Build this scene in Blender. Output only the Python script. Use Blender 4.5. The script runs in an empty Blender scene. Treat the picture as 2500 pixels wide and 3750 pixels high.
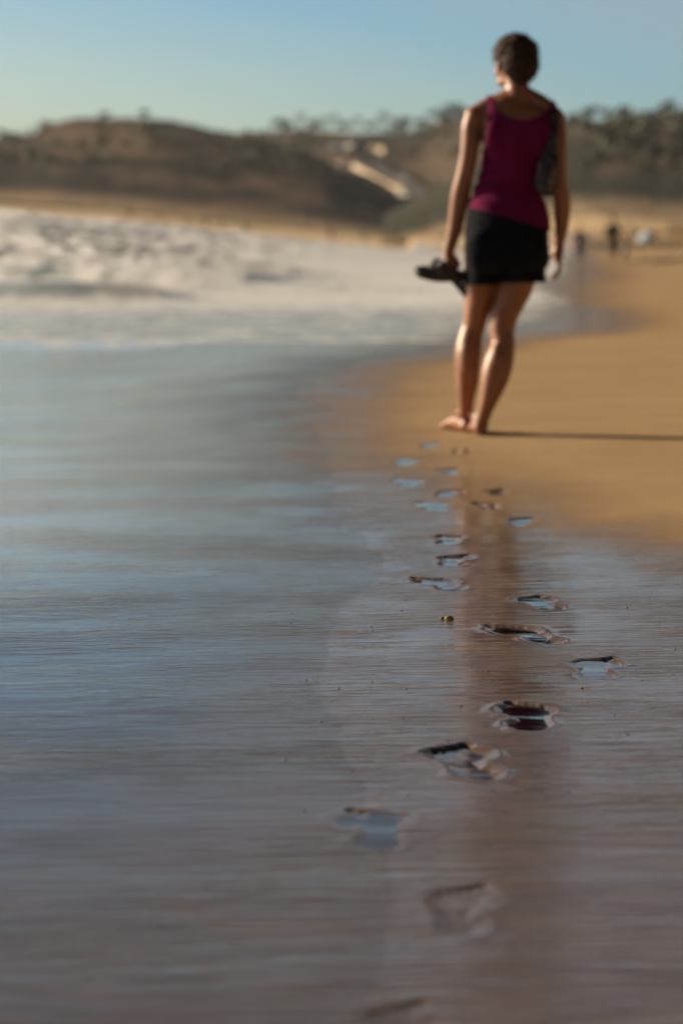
import bpy, bmesh, math, random
import numpy as np
from mathutils import Vector, Matrix, noise as mnoise

# ------------------------------------------------------------------ camera, sky, sun, exposure
scene = bpy.context.scene
R = math.radians
rng = random.Random(7)
F = 11200.0            # focal length in photo pixels (2500 x 3750 photo)
H = 0.79               # camera height
HOR = 888.0            # horizon row
PITCH = math.atan((1875.0 - HOR) / F)
cam_d = bpy.data.cameras.new('camera')
cam = bpy.data.objects.new('camera', cam_d)
scene.collection.objects.link(cam)
cam.location = (0, 0, H)
cam.rotation_euler = (math.pi / 2 - PITCH, 0, 0)
cam_d.sensor_fit = 'VERTICAL'
cam_d.sensor_height = 36.0
cam_d.sensor_width = 24.0
cam_d.lens = 36.0 * F / 3750.0
cam_d.clip_start = 0.1
cam_d.clip_end = 9000
cam_d.dof.use_dof = True
cam_d.dof.focus_distance = 6.0
cam_d.dof.aperture_fstop = 4.1
cam_d.dof.aperture_blades = 0
scene.camera = cam

SUN_AZ = R(-65)        # from +Y towards +X
SUN_EL = R(19.5)
SUN = Vector((math.sin(SUN_AZ) * math.cos(SUN_EL), math.cos(SUN_AZ) * math.cos(SUN_EL), math.sin(SUN_EL)))
world = bpy.data.worlds.new('World')
scene.world = world
world.use_nodes = True
wn, wl_ = world.node_tree.nodes, world.node_tree.links
wn.clear()
wo = wn.new('ShaderNodeOutputWorld')
bg = wn.new('ShaderNodeBackground')
sky = wn.new('ShaderNodeTexSky')
sky.sky_type = 'NISHITA'
sky.sun_disc = False
sky.sun_elevation = SUN_EL
sky.sun_rotation = SUN_AZ
sky.air_density = 1.0
sky.dust_density = 0.6
sky.ozone_density = 2.0
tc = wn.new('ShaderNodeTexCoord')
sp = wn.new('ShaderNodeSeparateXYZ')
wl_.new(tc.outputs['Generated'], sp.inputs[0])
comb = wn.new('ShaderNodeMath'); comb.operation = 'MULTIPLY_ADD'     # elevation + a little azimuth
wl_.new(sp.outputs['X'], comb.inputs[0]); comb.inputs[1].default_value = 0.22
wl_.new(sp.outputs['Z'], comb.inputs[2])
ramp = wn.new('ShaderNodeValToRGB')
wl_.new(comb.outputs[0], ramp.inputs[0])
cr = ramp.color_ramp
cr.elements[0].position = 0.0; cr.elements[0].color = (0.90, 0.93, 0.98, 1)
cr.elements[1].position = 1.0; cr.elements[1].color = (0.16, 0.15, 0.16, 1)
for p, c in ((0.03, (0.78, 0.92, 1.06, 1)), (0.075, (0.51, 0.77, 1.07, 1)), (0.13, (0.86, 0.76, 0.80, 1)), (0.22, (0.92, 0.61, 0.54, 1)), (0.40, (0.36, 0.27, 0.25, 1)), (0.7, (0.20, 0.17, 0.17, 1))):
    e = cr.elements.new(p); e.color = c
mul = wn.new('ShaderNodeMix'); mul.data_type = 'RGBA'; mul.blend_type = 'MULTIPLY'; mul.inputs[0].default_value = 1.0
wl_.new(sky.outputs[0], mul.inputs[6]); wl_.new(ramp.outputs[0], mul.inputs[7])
back = wn.new('ShaderNodeMapRange')                                  # added dimming of the sky behind the camera, deepens shade on the woman
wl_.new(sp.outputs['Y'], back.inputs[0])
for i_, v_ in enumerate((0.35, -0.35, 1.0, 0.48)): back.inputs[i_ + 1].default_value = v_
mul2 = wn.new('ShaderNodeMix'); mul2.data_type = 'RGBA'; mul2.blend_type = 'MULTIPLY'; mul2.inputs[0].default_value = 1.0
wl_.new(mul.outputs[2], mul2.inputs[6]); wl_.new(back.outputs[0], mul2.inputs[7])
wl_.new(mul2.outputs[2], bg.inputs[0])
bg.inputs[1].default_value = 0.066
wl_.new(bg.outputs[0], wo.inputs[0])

sun_d = bpy.data.lights.new('sun', 'SUN')
sun_d.energy = 5.0
sun_d.angle = R(0.6)
sun_d.color = (1.0, 0.83, 0.60)
sun_o = bpy.data.objects.new('sun', sun_d)
scene.collection.objects.link(sun_o)
sun_o.rotation_euler = (-SUN).to_track_quat('-Z', 'Y').to_euler()
sun_o.location = (0, 0, 60)

scene.view_settings.view_transform = 'Standard'
scene.view_settings.look = 'None'
scene.view_settings.gamma = 1
scene.view_settings.exposure = 0.7
scene.cycles.max_bounces = 6
scene.cycles.transparent_max_bounces = 12
scene.cycles.sample_clamp_indirect = 4.0

# ------------------------------------------------------------------ helpers
def unproj(px, py, Y):
    """world point at forward distance Y seen at photo pixel (px, py)"""
    a = (px - 1250.0) / F; b = (1875.0 - py) / F
    dy = math.cos(PITCH) + b * math.sin(PITCH)
    dz = -math.sin(PITCH) + b * math.cos(PITCH)
    k = Y / dy
    return Vector((a * k, Y, H + dz * k))

def gpt(px, py, z=0.0):
    b = (1875.0 - py) / F
    dy = math.cos(PITCH) + b * math.sin(PITCH)
    dz = -math.sin(PITCH) + b * math.cos(PITCH)
    k = (z - H) / dz
    return Vector(((px - 1250.0) / F * k, dy * k, z))

def link(o, parent=None):
    scene.collection.objects.link(o)
    if parent is not None:
        o.parent = parent
    return o

def tag(o, label=None, cat=None, group=None, kind=None):
    if label: o['label'] = label
    if cat: o['category'] = cat
    if group: o['group'] = group
    if kind: o['kind'] = kind
    return o

def empty(name, loc, rz=0.0):
    o = bpy.data.objects.new(name, None)
    o.empty_display_size = 0.2
    o.location = loc
    o.rotation_euler = (0, 0, rz)
    return link(o)

def obj_bm(name, bm, mat, parent=None, smooth=True):
    me = bpy.data.meshes.new(name)
    bmesh.ops.recalc_face_normals(bm, faces=bm.faces)
    bm.to_mesh(me); bm.free()
    if smooth:
        me.polygons.foreach_set('use_smooth', [True] * len(me.polygons))
    me.materials.append(mat)
    return link(bpy.data.objects.new(name, me), parent)

def copy_tree(o, parent=None):
    c = o.copy(); scene.collection.objects.link(c)
    if parent is not None: c.parent = parent
    for ch in list(o.children): copy_tree(ch, c)
    return c

def hash2(ix, iy, seed):
    n = (ix.astype(np.int64) * 374761393 + iy.astype(np.int64) * 668265263 + seed * 974634777) & 0xffffffff
    n = ((n ^ (n >> 13)) * 1274126177) & 0xffffffff
    n = n ^ (n >> 16)
    return (n & 0xffffff) / float(0xffffff)

def vnoise(x, y, seed=0):
    ix = np.floor(x); iy = np.floor(y)
    fx = x - ix; fy = y - iy
    fx = fx * fx * (3 - 2 * fx); fy = fy * fy * (3 - 2 * fy)
    a = hash2(ix, iy, seed); b = hash2(ix + 1, iy, seed)
    c = hash2(ix, iy + 1, seed); d = hash2(ix + 1, iy + 1, seed)
    return (a + (b - a) * fx) * (1 - fy) + (c + (d - c) * fx) * fy

def fbm(x, y, seed=0, octv=4):
    s = 0; amp = 0.5; t = 0
    for k in range(octv):
        s = s + amp * vnoise(x * 2 ** k + 13.7 * k, y * 2 ** k - 7.1 * k, seed + k); t += amp; amp *= 0.5
    return s / t

def sstep(a, b, x):
    t = np.clip((x - a) / (b - a), 0, 1)
    return t * t * (3 - 2 * t)

def grid_obj(name, X, Y, Z, mat, attrs=None, mask=None):
    n, m = X.shape
    co = np.stack([X, Y, Z], -1).reshape(-1, 3)
    idx = np.arange(n * m).reshape(n, m)
    q = np.stack([idx[:-1, :-1], idx[:-1, 1:], idx[1:, 1:], idx[1:, :-1]], -1)
    q = q[mask] if mask is not None else q.reshape(-1, 4)
    me = bpy.data.meshes.new(name)
    me.vertices.add(len(co)); me.vertices.foreach_set('co', co.astype(np.float32).ravel())
    me.loops.add(q.size); me.loops.foreach_set('vertex_index', q.astype(np.int32).ravel())
    me.polygons.add(len(q))
    me.polygons.foreach_set('loop_start', np.arange(0, q.size, 4, dtype=np.int32))
    me.polygons.foreach_set('loop_total', np.full(len(q), 4, dtype=np.int32))
    me.polygons.foreach_set('use_smooth', np.ones(len(q), dtype=bool))
    me.update(calc_edges=True)
    for k, v in (attrs or {}).items():
        a = me.attributes.new(k, 'FLOAT', 'POINT')
        a.data.foreach_set('value', v.astype(np.float32).ravel())
    me.materials.append(mat)
    return link(bpy.data.objects.new(name, me))

# ------------------------------------------------------------------ materials
class NT:
    def __init__(s, name):
        s.m = bpy.data.materials.new(name); s.m.use_nodes = True
        s.t = s.m.node_tree; s.t.nodes.clear()
        s.out = s.t.nodes.new('ShaderNodeOutputMaterial')
    def n(s, typ, **kw):
        nd = s.t.nodes.new(typ)
        for k, v in kw.items(): setattr(nd, k, v)
        return nd
    def put(s, sock, v):
        if isinstance(v, bpy.types.NodeSocket): s.t.links.new(v, sock)
        elif isinstance(v, (tuple, list)):
            sock.default_value = tuple(v) + ((1,) if len(v) == 3 and len(sock.default_value) == 4 else ())
        else: sock.default_value = v
    def math(s, op, a, b=0.0, c=0.0, clamp=False):
        nd = s.n('ShaderNodeMath', operation=op, use_clamp=clamp)
        for i, v in enumerate((a, b, c)): s.put(nd.inputs[i], v)
        return nd.outputs[0]
    def mix(s, f, a, b):
        nd = s.n('ShaderNodeMix', data_type='RGBA')
        s.put(nd.inputs[0], f); s.put(nd.inputs[6], a); s.put(nd.inputs[7], b)
        return nd.outputs[2]
    def lerp(s, f, a, b):
        nd = s.n('ShaderNodeMix', data_type='FLOAT')
        s.put(nd.inputs[0], f); s.put(nd.inputs[2], a); s.put(nd.inputs[3], b)
        return nd.outputs[0]
    def pos(s, scale=(1, 1, 1), rot=(0, 0, 0), coord='Object'):
        t = s.n('ShaderNodeTexCoord')
        m = s.n('ShaderNodeMapping'); m.inputs['Scale'].default_value = scale; m.inputs['Rotation'].default_value = rot
        s.t.links.new(t.outputs[coord], m.inputs[0])
        return m.outputs[0]
    def noise(s, vec, scale, detail=3.0, rough=0.5, dist=0.0):
        nd = s.n('ShaderNodeTexNoise')
        s.put(nd.inputs['Vector'], vec); nd.inputs['Scale'].default_value = scale
        nd.inputs['Detail'].default_value = detail; nd.inputs['Roughness'].default_value = rough
        nd.inputs['Distortion'].default_value = dist
        return nd.outputs[0]
    def range(s, v, a, b, c=0.0, d=1.0):
        nd = s.n('ShaderNodeMapRange', interpolation_type='SMOOTHSTEP')
        s.put(nd.inputs[0], v)
        for i, x in enumerate((a, b, c, d)): nd.inputs[i + 1].default_value = x
        return nd.outputs[0]
    def attr(s, name):
        nd = s.n('ShaderNodeAttribute', attribute_name=name)
        return nd.outputs['Fac']
    def bump(s, h, dist, strength=1.0, normal=None):
        nd = s.n('ShaderNodeBump'); nd.inputs['Distance'].default_value = dist
        s.put(nd.inputs['Strength'], strength); s.put(nd.inputs['Height'], h)
        if normal is not None: s.put(nd.inputs['Normal'], normal)
        return nd.outputs[0]
    def bsdf(s, **kw):
        nd = s.n('ShaderNodeBsdfPrincipled')
        for k, v in kw.items(): s.put(nd.inputs[k.replace('_', ' ')], v)
        s.t.links.new(nd.outputs[0], s.out.inputs[0])
        return nd

def simple(name, col, rough=0.6, var=0.15, scale=20.0, bump=0.0, bscale=None, **kw):
    kw = {k.replace('IOR_Level', 'IOR Level'): v for k, v in kw.items()}
    m = NT(name)
    v = m.pos()
    nz = m.noise(v, scale, 4)
    c = m.mix(m.range(nz, 0.3, 0.7), tuple(x * (1 - var) for x in col), tuple(min(1, x * (1 + var)) for x in col))
    a = dict(Base_Color=c, Roughness=rough); a.update(kw)
    if bump: a['Normal'] = m.bump(m.noise(v, bscale or scale * 4, 3), bump)
    m.bsdf(**a)
    return m.m

def mat_sand():
    m = NT('sand')
    p = m.pos()
    wet = m.attr('wet')
    n1 = m.noise(p, 1.3, 4)
    fine = m.noise(p, 260, 2, 0.6)
    med = m.noise(p, 9, 5)
    dry = m.mix(m.range(n1, 0.3, 0.7), (0.38, 0.25, 0.125), (0.45, 0.305, 0.155))
    dry = m.mix(m.range(fine, 0.35, 0.65), m.mix(0.35, dry, (0.22, 0.13, 0.06)), dry)
    wetc = m.mix(m.range(med, 0.3, 0.7), (0.070, 0.041, 0.022), (0.105, 0.063, 0.036))
    wn_ = m.math('ADD', wet, m.math('MULTIPLY', m.math('SUBTRACT', m.noise(m.pos((1.2, 0.5, 1)), 3.0, 5), 0.5), 0.35))
    w = m.range(wn_, 0.12, 0.92)
    damp = m.range(wn_, -0.05, 0.5)
    base = m.mix(w, m.mix(damp, dry, (0.23, 0.135, 0.06)), wetc)
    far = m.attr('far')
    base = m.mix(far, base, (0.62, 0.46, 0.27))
    # streaked, grainy relief
    streak = m.noise(m.pos((7, 34, 1)), 1.0, 3.5, 0.5, 0.5)
    broad = m.noise(m.pos((1.1, 4.2, 1)), 1.0, 3)
    h = m.math('ADD', m.math('MULTIPLY', streak, 0.9), m.math('MULTIPLY', fine, 0.045))
    h = m.math('ADD', h, m.math('MULTIPLY', broad, 1.6))
    bmp = m.bump(h, 0.0055, m.range(m.noise(m.pos((2.5, 2.0, 1)), 1.0, 4, .6), .35, .65, .25, 1.0))
    dbmp = m.bump(m.math('ADD', fine, m.math('MULTIPLY', med, 2.0)), 0.0012)
    mixn = m.n('ShaderNodeMix', data_type='VECTOR')
    m.put(mixn.inputs[0], w); m.put(mixn.inputs[4], dbmp); m.put(mixn.inputs[5], bmp)
    gl = m.range(m.noise(m.pos((0.7, 2.2, 1)), 1.3, 4), 0.3, 0.7, 0.75, 1.0)
    m.bsdf(Base_Color=base, Roughness=m.lerp(w, 0.95, 0.6), Normal=mixn.outputs[1],
           Specular_IOR_Level=m.lerp(w, 0.15, 0.3), Coat_Weight=m.math('MULTIPLY', w, gl),
           Coat_Roughness=0.08, Coat_IOR=1.5, Coat_Normal=bmp)
    return m.m

def mat_water(name='water', foamy=True):
    m = NT(name)
    rip1 = m.noise(m.pos((9, 24, 1), (0, 0, R(5))), 1.0, 3.5, 0.5, 0.9)
    rip2 = m.noise(m.pos((22, 55, 1), (0, 0, R(-5))), 1.0, 3, 0.5, 0.3)
    big = m.noise(m.pos((1.0, 3.0, 1)), 1.0, 3)
    amp = m.range(m.noise(m.pos((1.2, 2.0, 1)), 1.0, 3), 0.35, 0.7, 0.25, 1.0) if foamy else 0.15
    h = m.math('ADD', m.math('MULTIPLY', m.math('ADD', rip1, m.math('MULTIPLY', rip2, 0.35)), amp), m.math('MULTIPLY', big, 1.0 if foamy else 3.0))
    nrm = m.bump(h, 0.0045 if foamy else 0.0035, m.attr('ripple') if foamy else 1.0)
    fr = m.n('ShaderNodeFresnel'); fr.inputs['IOR'].default_value = 1.45
    m.put(fr.inputs['Normal'], nrm)
    gl = m.n('ShaderNodeBsdfGlossy'); m.put(gl.inputs['Normal'], nrm); gl.inputs['Roughness'].default_value = 0.07
    gl.inputs['Color'].default_value = (1, 1, 1, 1)
    tr = m.n('ShaderNodeBsdfTransparent'); tr.inputs['Color'].default_value = (0.93, 0.94, 0.93, 1)
    body = m.n('ShaderNodeBsdfDiffuse')
    m.put(body.inputs['Color'], m.mix(m.range(m.noise(m.pos((0.3, 0.3, 1)), 1.0), 0.3, 0.7), (0.045, 0.075, 0.068), (0.09, 0.12, 0.10)))
    if foamy: m.put(body.inputs['Color'], m.mix(m.attr('turb'), body.inputs['Color'].links[0].from_socket, (0.47, 0.53, 0.54)))
    under = m.n('ShaderNodeMixShader')
    if foamy: m.put(under.inputs[0], m.attr('deep'))
    else: under.inputs[0].default_value = 0.0
    m.t.links.new(tr.outputs[0], under.inputs[1]); m.t.links.new(body.outputs[0], under.inputs[2])
    s1 = m.n('ShaderNodeMixShader'); m.put(s1.inputs[0], m.math('MULTIPLY', fr.outputs[0], m.attr('thick')) if foamy else fr.outputs[0])
    m.t.links.new(under.outputs[0], s1.inputs[1]); m.t.links.new(gl.outputs[0], s1.inputs[2])
    if not foamy:
        m.t.links.new(s1.outputs[0], m.out.inputs[0]); return m.m
    fo = m.n('ShaderNodeBsdfPrincipled')
    fn = m.noise(m.pos((5, 5, 5)), 1.0, 6, 0.65)
    m.put(fo.inputs['Base Color'], m.mix(m.range(fn, 0.3, 0.7), (0.80, 0.81, 0.82), (0.95, 0.95, 0.94)))
    fo.inputs['Roughness'].default_value = 0.6
    fo.inputs['Subsurface Weight'].default_value = 0.8; fo.inputs['Subsurface Radius'].default_value = (1.0, .95, .9); fo.inputs['Subsurface Scale'].default_value = .35
    m.put(fo.inputs['Normal'], m.bump(fn, 0.06))
    tl = m.n('ShaderNodeBsdfTranslucent'); tl.inputs['Color'].default_value = (0.80, 0.74, 0.66, 1)
    fo2 = m.n('ShaderNodeMixShader'); fo2.inputs[0].default_value = 0.15
    m.t.links.new(fo.outputs[0], fo2.inputs[1]); m.t.links.new(tl.outputs[0], fo2.inputs[2])
    s2 = m.n('ShaderNodeMixShader')
    fa = m.attr('foam')
    lace = m.noise(m.pos((2.6, 1.3, 2.6)), 1.0, 6, 0.65, 0.5)
    f = m.range(m.math('ADD', fa, m.math('MULTIPLY', m.math('SUBTRACT', lace, 0.5), 1.3)), 0.2, 0.75)
    f = m.math('MULTIPLY', f, m.range(fa, 0.0, 0.12))
    m.put(s2.inputs[0], f)
    m.t.links.new(s1.outputs[0], s2.inputs[1]); m.t.links.new(fo2.outputs[0], s2.inputs[2])
    m.t.links.new(s2.outputs[0], m.out.inputs[0])
    return m.m

def mat_hill(name, earth, earth2, scrub, seed, bare=0.5):
    m = NT(name)
    off = m.pos((0.022, 0.007, 0.09), (0, R(38), R(seed * 17)))
    streaks = m.noise(off, 3.0, 4, 0.55, 0.8)
    pt = m.noise(m.pos((0.030, 0.012, 0.07), (0, R(30), R(seed * 31))), 1.4, 5, 0.55)
    c = m.mix(m.range(pt, 0.3, 0.7), earth, earth2)
    v = m.math('ADD', m.math('MULTIPLY', streaks, 0.6), m.math('MULTIPLY', pt, 0.5))
    up = m.attr('ridge')
    v = m.math('SUBTRACT', v, m.math('MULTIPLY', up, 0.10))
    c = m.mix(m.range(v, bare - 0.05, bare + 0.05), scrub, c)
    c = m.mix(m.attr('base'), c, (0.42, 0.31, 0.19))
    m.bsdf(Base_Color=c, Roughness=0.95, Specular_IOR_Level=0.1,
           Normal=m.bump(m.noise(m.pos((0.3, 0.3, 0.3)), 1.0, 6, 0.6), 1.2))
    return m.m

M = {}
M['sand'] = mat_sand()
M['water'] = mat_water()
M['puddle'] = mat_water('puddle_water', False)

# ------------------------------------------------------------------ shoreline and beach
# row at which the wet sand ends, as (Y, X)
WET = np.array([(0, 3.0), (3, 2.4), (5, 1.75), (6.5, 1.25), (7.75, .80), (8.74, .48), (10.3, .16), (12, -.02), (14.5, -.10), (17.3, .05),
                (20, .3), (21.5, .6), (24, 1.0), (26.5, 1.9), (28.4, 2.35), (33.8, 2.8), (41.7, 3.0), (55, 4.0), (79, 6.3), (110, 8.6), (143, 11.2), (180, 15)])
FILM = []
for px, py in ((1560, 3750), (1600, 3300), (1560, 3050), (1330, 2700), (1300, 2450), (1420, 2200), (1540, 2100), (1400, 1950), (1330, 1800),
               (1250, 1650), (1180, 1500), (1150, 1420), (1350, 1330), (1560, 1290), (1850, 1230), (2060, 1180), (2060, 1100), (1960, 1040), (2060, 990), (2030, 950)):
    g = gpt(px, py); FILM.append((g.y, g.x))
FILM = np.array([(0, FILM[0][1])] + FILM + [(180, 13.5)])
SHORE = [(-.2, -20), (.2, 8), (0.0, 14), (.4, 22), (2.4, 34), (5.6, 79), (10.4, 143), (14, 180), (13, 215), (6, 260), (-8, 312), (-24, 350), (-52, 392), (-110, 440), (-300, 520)]
def shore_dist(X, Y):
    """signed distance to the waterline, positive inland"""
    best = np.full(X.shape, 1e9)
    for (x0, y0), (x1, y1) in zip(SHORE[:-1], SHORE[1:]):
        dx, dy = x1 - x0, y1 - y0
        t = np.clip(((X - x0) * dx + (Y - y0) * dy) / (dx * dx + dy * dy), 0, 1)
        best = np.minimum(best, np.hypot(X - x0 - t * dx, Y - y0 - t * dy))
    poly = SHORE + [(-2000, 900), (-2000, -20)]
    inside = np.zeros(X.shape, bool)
    for (x0, y0), (x1, y1) in zip(poly, poly[1:] + poly[:1]):
        if y0 == y1: continue
        c = ((y0 > Y) != (y1 > Y)) & (X < (x1 - x0) * (Y - y0) / (y1 - y0) + x0)
        inside ^= c
    return np.where(inside, -best, best)

def base_z(X, Y):
    d = shore_dist(X, Y)
    steep = 0.035 + 0.055 * sstep(20, -30, X)
    land = np.interp(d, [0, 4, 30, 120, 400], [0, .03, .55, 3.6, 9]) * steep / 0.045
    land = land * sstep(15, 60, Y) + (1 - sstep(15, 60, Y)) * 0.012 * d
    PXf = X / np.maximum(Y, 1) * F + 1250
    bp = np.interp(PXf, [-3000, -800, 0, 400, 1000, 1500, 1700, 1850, 2000, 2083, 2190, 2282, 2405, 2500, 3200, 5500], [692, 717, 740, 770, 830, 874, 850, 815, 800, 790, 786, 792, 804, 812, 820, 830])
    ysh = np.interp(PXf, [-3000, -800, 0, 500, 1000, 1400, 1650], [470, 430, 385, 350, 310, 255, 195])
    db = np.where(PXf < 1500, 430, 300)
    tt = np.clip((Y - ysh) / (db - ysh), 0, 1)
    fl = (H + (HOR - bp) * Y / F - .03) * tt ** .8
    wb = sstep(1900, 1500, PXf) * sstep(170, 230, Y)
    land = land * (1 - wb) + fl * wb
    rt = sstep(1500, 1900, PXf)
    land = land + .42 * sstep(100, 172, Y) * rt * sstep(6, 14, X)
    far_r = .5 + (H + (HOR - bp) * Y / F - .05 - .5) * np.clip((Y - 186) / 114., 0, 3)
    land = np.where(Y > 186, land * (1 - rt) + far_r * rt, land)
    sea = np.interp(d, [-60, -8, -2, 0], [-2.0, -.35, -.03, 0])
    z = np.where(d > 0, land, sea)
    sc = sstep(176, 184, Y + 8 * (vnoise(X * .15, Y * .05, 5) - .5)) * sstep(9, 20, X)
    z = z + 1.2 * sc * (1 - sstep(190, 295, Y))
    z = z + (fbm(X * .12, Y * .12, 3) - .5) * np.clip(d * .01, 0, 0.9)
    z = z + (fbm(X * 1.1, Y * .7, 9) - .5) * 0.010 * (1 - sstep(30, 60, Y))
    return z

# footprints: px, py, heading, size, filled(0..1), depth
PRINTS = [(1980, 2213, -4, 1.0, .8, 1), (1925, 2325, -16, 1.15, .45, 1.1), (2185, 2455, 3, 1.05, .75, 1), (1930, 2625, 6, 1.1, .7, 1.1),
          (1700, 2785, -8, 1.15, .45, 1.3), (1372, 3025, -6, 1.1, .8, .4), (1690, 3320, 6, 1.0, .1, .35),
          (1640, 1977, 4, 1.0, .4, 1), (1665, 2052, 0, 1.0, .35, 1.1), (1610, 2135, -10, 1.1, .3, .9),
          (1905, 1916, 4, 1.0, .8, 1), (1785, 1856, 2, 1.0, .2, 1), (1820, 1806, 0, .9, .5, .8),
          (1490, 1692, 3, 1.25, .95, .8), (1655, 1729, 0, 1.1, .7, 1), (1495, 1771, 0, 1.3, .95, .8), (1640, 1810, 5, 1.0, .6, .8),
          (1585, 1858, 0, 1.2, .9, .6), (1575, 1632, 4, 1.1, .9, .7), (1690, 1656, 0, 1.0, .6, .8), (1480, 3775, 0, 1.0, .1, .3)]
def add_prints(X, Y, Z):
    inp = np.zeros(X.shape)
    for i, (px, py, hd, sz, fill, dp) in enumerate(PRINTS):
        g = gpt(px, py)
        sel = (np.abs(X - g.x) < .3) & (np.abs(Y - g.y) < .4)
        if not sel.any(): continue
        a = R(hd) + R((i * 37) % 11 - 5)
        dx = X[sel] - g.x; dy = Y[sel] - g.y
        u = (dx * math.cos(a) - dy * math.sin(a)) / (sz * .74); v = (dx * math.sin(a) + dy * math.cos(a)) / (sz * .95)
        side = 1 if i % 2 else -1
        wob = 0.012 * (vnoise(X[sel] * 45, Y[sel] * 30, i) - .5) * 2
        def el(cx, cy, rx, ry): return np.hypot((u - cx) / rx, (v - cy) / ry)
        d = np.minimum.reduce([el(0, -.095, .036, .045), el(0, .055, .050, .055)])
        d = np.minimum(d, el(side * .008, -.02, .028, .075))
        for k in range(5):
            d = np.minimum(d, el(side * (-.032 + .0165 * k), .125 - .007 * k - (.004 if k else -.004), .0125 - .0012 * k, .017 - .0015 * k))
        d = d + wob * 12 + .35 * (fbm(X[sel] * 22, Y[sel] * 12, i + 9) - .5)
        dep = -0.0070 * dp * (1 - sstep(.5, 1.4, d)) * (0.85 + 0.3 * sstep(.0, .12, np.abs(v)))
        rim = 0.0013 * dp * np.exp(-((d - 1.55) / .25) ** 2) * (0.4 + 1.2 * vnoise(X[sel] * 30, Y[sel] * 22, i + 50))
        ins_ = 1 - sstep(.7, 1.3, d)
        rag = (fbm(X[sel] * 55, Y[sel] * 26, i + 90, 3) - .5) * .006 * min(dp, 1) * np.exp(-((d - .8) / .45) ** 2)
        Z[sel] += dep + rim + rag
        inp[sel] = np.maximum(inp[sel], 1 - sstep(.8, 1.4, d))
    return Z, inp

tc_ = np.linspace(-.125, .125, 340)
to = .125 + (np.linspace(0, 1, 42)[1:] ** 1.7) * .45
T = np.concatenate([-to[::-1], tc_, to])
Yr = np.concatenate([np.exp(np.arange(math.log(1.5), math.log(2.7), .02)), np.exp(np.arange(math.log(2.7), math.log(14), .0016)),
                     np.exp(np.arange(math.log(14.1), math.log(250), .012)), np.exp(np.arange(math.log(252), math.log(1250), .03))])
TT, YY = np.meshgrid(T, Yr)
XX = TT * YY + np.sign(TT) * np.clip(np.abs(TT) - .125, 0, 1) / .45 * 30
ZZ = base_z(XX, YY)
ZZ, inprint = add_prints(XX, YY, ZZ)
we = np.interp(YY, WET[:, 0], WET[:, 1])
soft = np.interp(YY, [0, 3, 10, 14, 22, 70, 200], [.25, .25, .62, .5, .7, 1.6, 2.2])
wet = np.clip(.5 - .42 * (XX - we + .6 * soft * (fbm(XX * 1.5, YY * .8, 55) - .5)) / soft, 0, 1)
wet = np.where(YY > 180, sstep(4, -2, shore_dist(XX, YY)), wet)
wet = np.maximum(wet, inprint * .9 * (YY < 12))
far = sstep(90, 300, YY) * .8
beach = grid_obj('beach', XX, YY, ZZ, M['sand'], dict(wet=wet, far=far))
tag(beach, kind='structure')

# ------------------------------------------------------------------ sea, swash film and breakers
tw = np.concatenate([-(.125 + (np.linspace(0, 1, 60)[1:] ** 1.5) * .45)[::-1], np.linspace(-.125, .125, 230)])
Yw = np.concatenate([np.exp(np.arange(math.log(1.5), math.log(16), .012)), np.exp(np.arange(math.log(16), math.log(38), .008)),
                     np.exp(np.arange(math.log(38), math.log(210), .0042)), np.exp(np.arange(math.log(212), math.log(700), .015))])
TW, YW = np.meshgrid(tw, Yw)
XW = TW * YW + np.sign(TW) * np.clip(np.abs(TW) - .125, 0, 1) / .45 * 30
SW = base_z(XW, YW)
dW = shore_dist(XW, YW)
fe = np.interp(YW, FILM[:, 0], FILM[:, 1]) + (fbm(XW * 2 + 5, YW * 1.3, 21) - .5) * np.clip(YW * .03, .12, 1.5)
ins = (fe - XW)                                                  # metres seaward of the film edge
film = SW - .006 + .012 * sstep(-.10, .25, ins) * 1.0 + np.clip(ins, 0, 3) * .002
level = -.03 + np.interp(XW * 178 / np.clip(YW, 60, 400), [-30, -20, -4, 7], [2.1, 1.95, .85, 0]) * np.clip((YW - 62) / 116, 0, 1.15) ** 1.2 * (YW < 230)
# crests: (Y at X=0, slope dY/dX, height, width, X where it dies out)
CR = [(25.2, -.25, .035, .35, 4.0, 2.5), (43, -.2, .26, .9, -2.2, 1.2), (50, -.15, .13, .8, 1.5, 2), (58, -.3, .42, 1.6, -.8, 2.5), (67, -.3, .42, 1.8, -.5, 3), (74, -.3, .45, 1.8, -2.4, 4), (83, -.35, .5, 2.0, -3.0, 4.5),
      (93, -.4, .6, 2.2, -4.0, 5.5), (104, -.4, .5, 2.4, -4, 7), (117, -.5, .6, 2.8, -4, 9), (132, -.5, .55, 3, -2, 11), (147, -.5, .65, 3.2, -1, 14), (163, -.5, .6, 3.5, 0, 16), (180, -.5, .6, 4, 1, 20)]
wv = np.zeros(XW.shape); foam = np.zeros(XW.shape); face = np.zeros(XW.shape)
for i, (y0, sl, A, w, xe, xs) in enumerate(CR):
    s = YW - (y0 + sl * XW + w * 2.2 * (fbm(XW * .22 + i * 9, XW * 0 + i, 31, 3) - .5))
    env = sstep(xe + xs * .6, xe - xs, XW) * (0.75 + 0.5 * fbm(XW * .45 + 3.1 * i, YW * .02 + i, 40 + i, 3))
    g = np.where(s < 0, np.exp(-(s / (w * .9)) ** 2), np.exp(-(s / (w * 1.9)) ** 2))
    hgt = A * env * g
    wv = np.maximum(wv, hgt) + 0.25 * np.minimum(wv, hgt)
    cr_ = env * np.exp(-((s - w * .1) / (w * .5)) ** 2)
    foam = np.maximum(foam, 1.1 * cr_ * (vnoise(XW * .6, XW * 0 + i, 60 + i) * .7 + .45))
    face = np.maximum(face, env * np.exp(-((s + w * .55) / (w * .35)) ** 2) * sstep(.47, .58, fbm(XW * .35 + 7.7 * i, YW * .02, 70 + i, 2)) * (A > .2))
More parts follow.
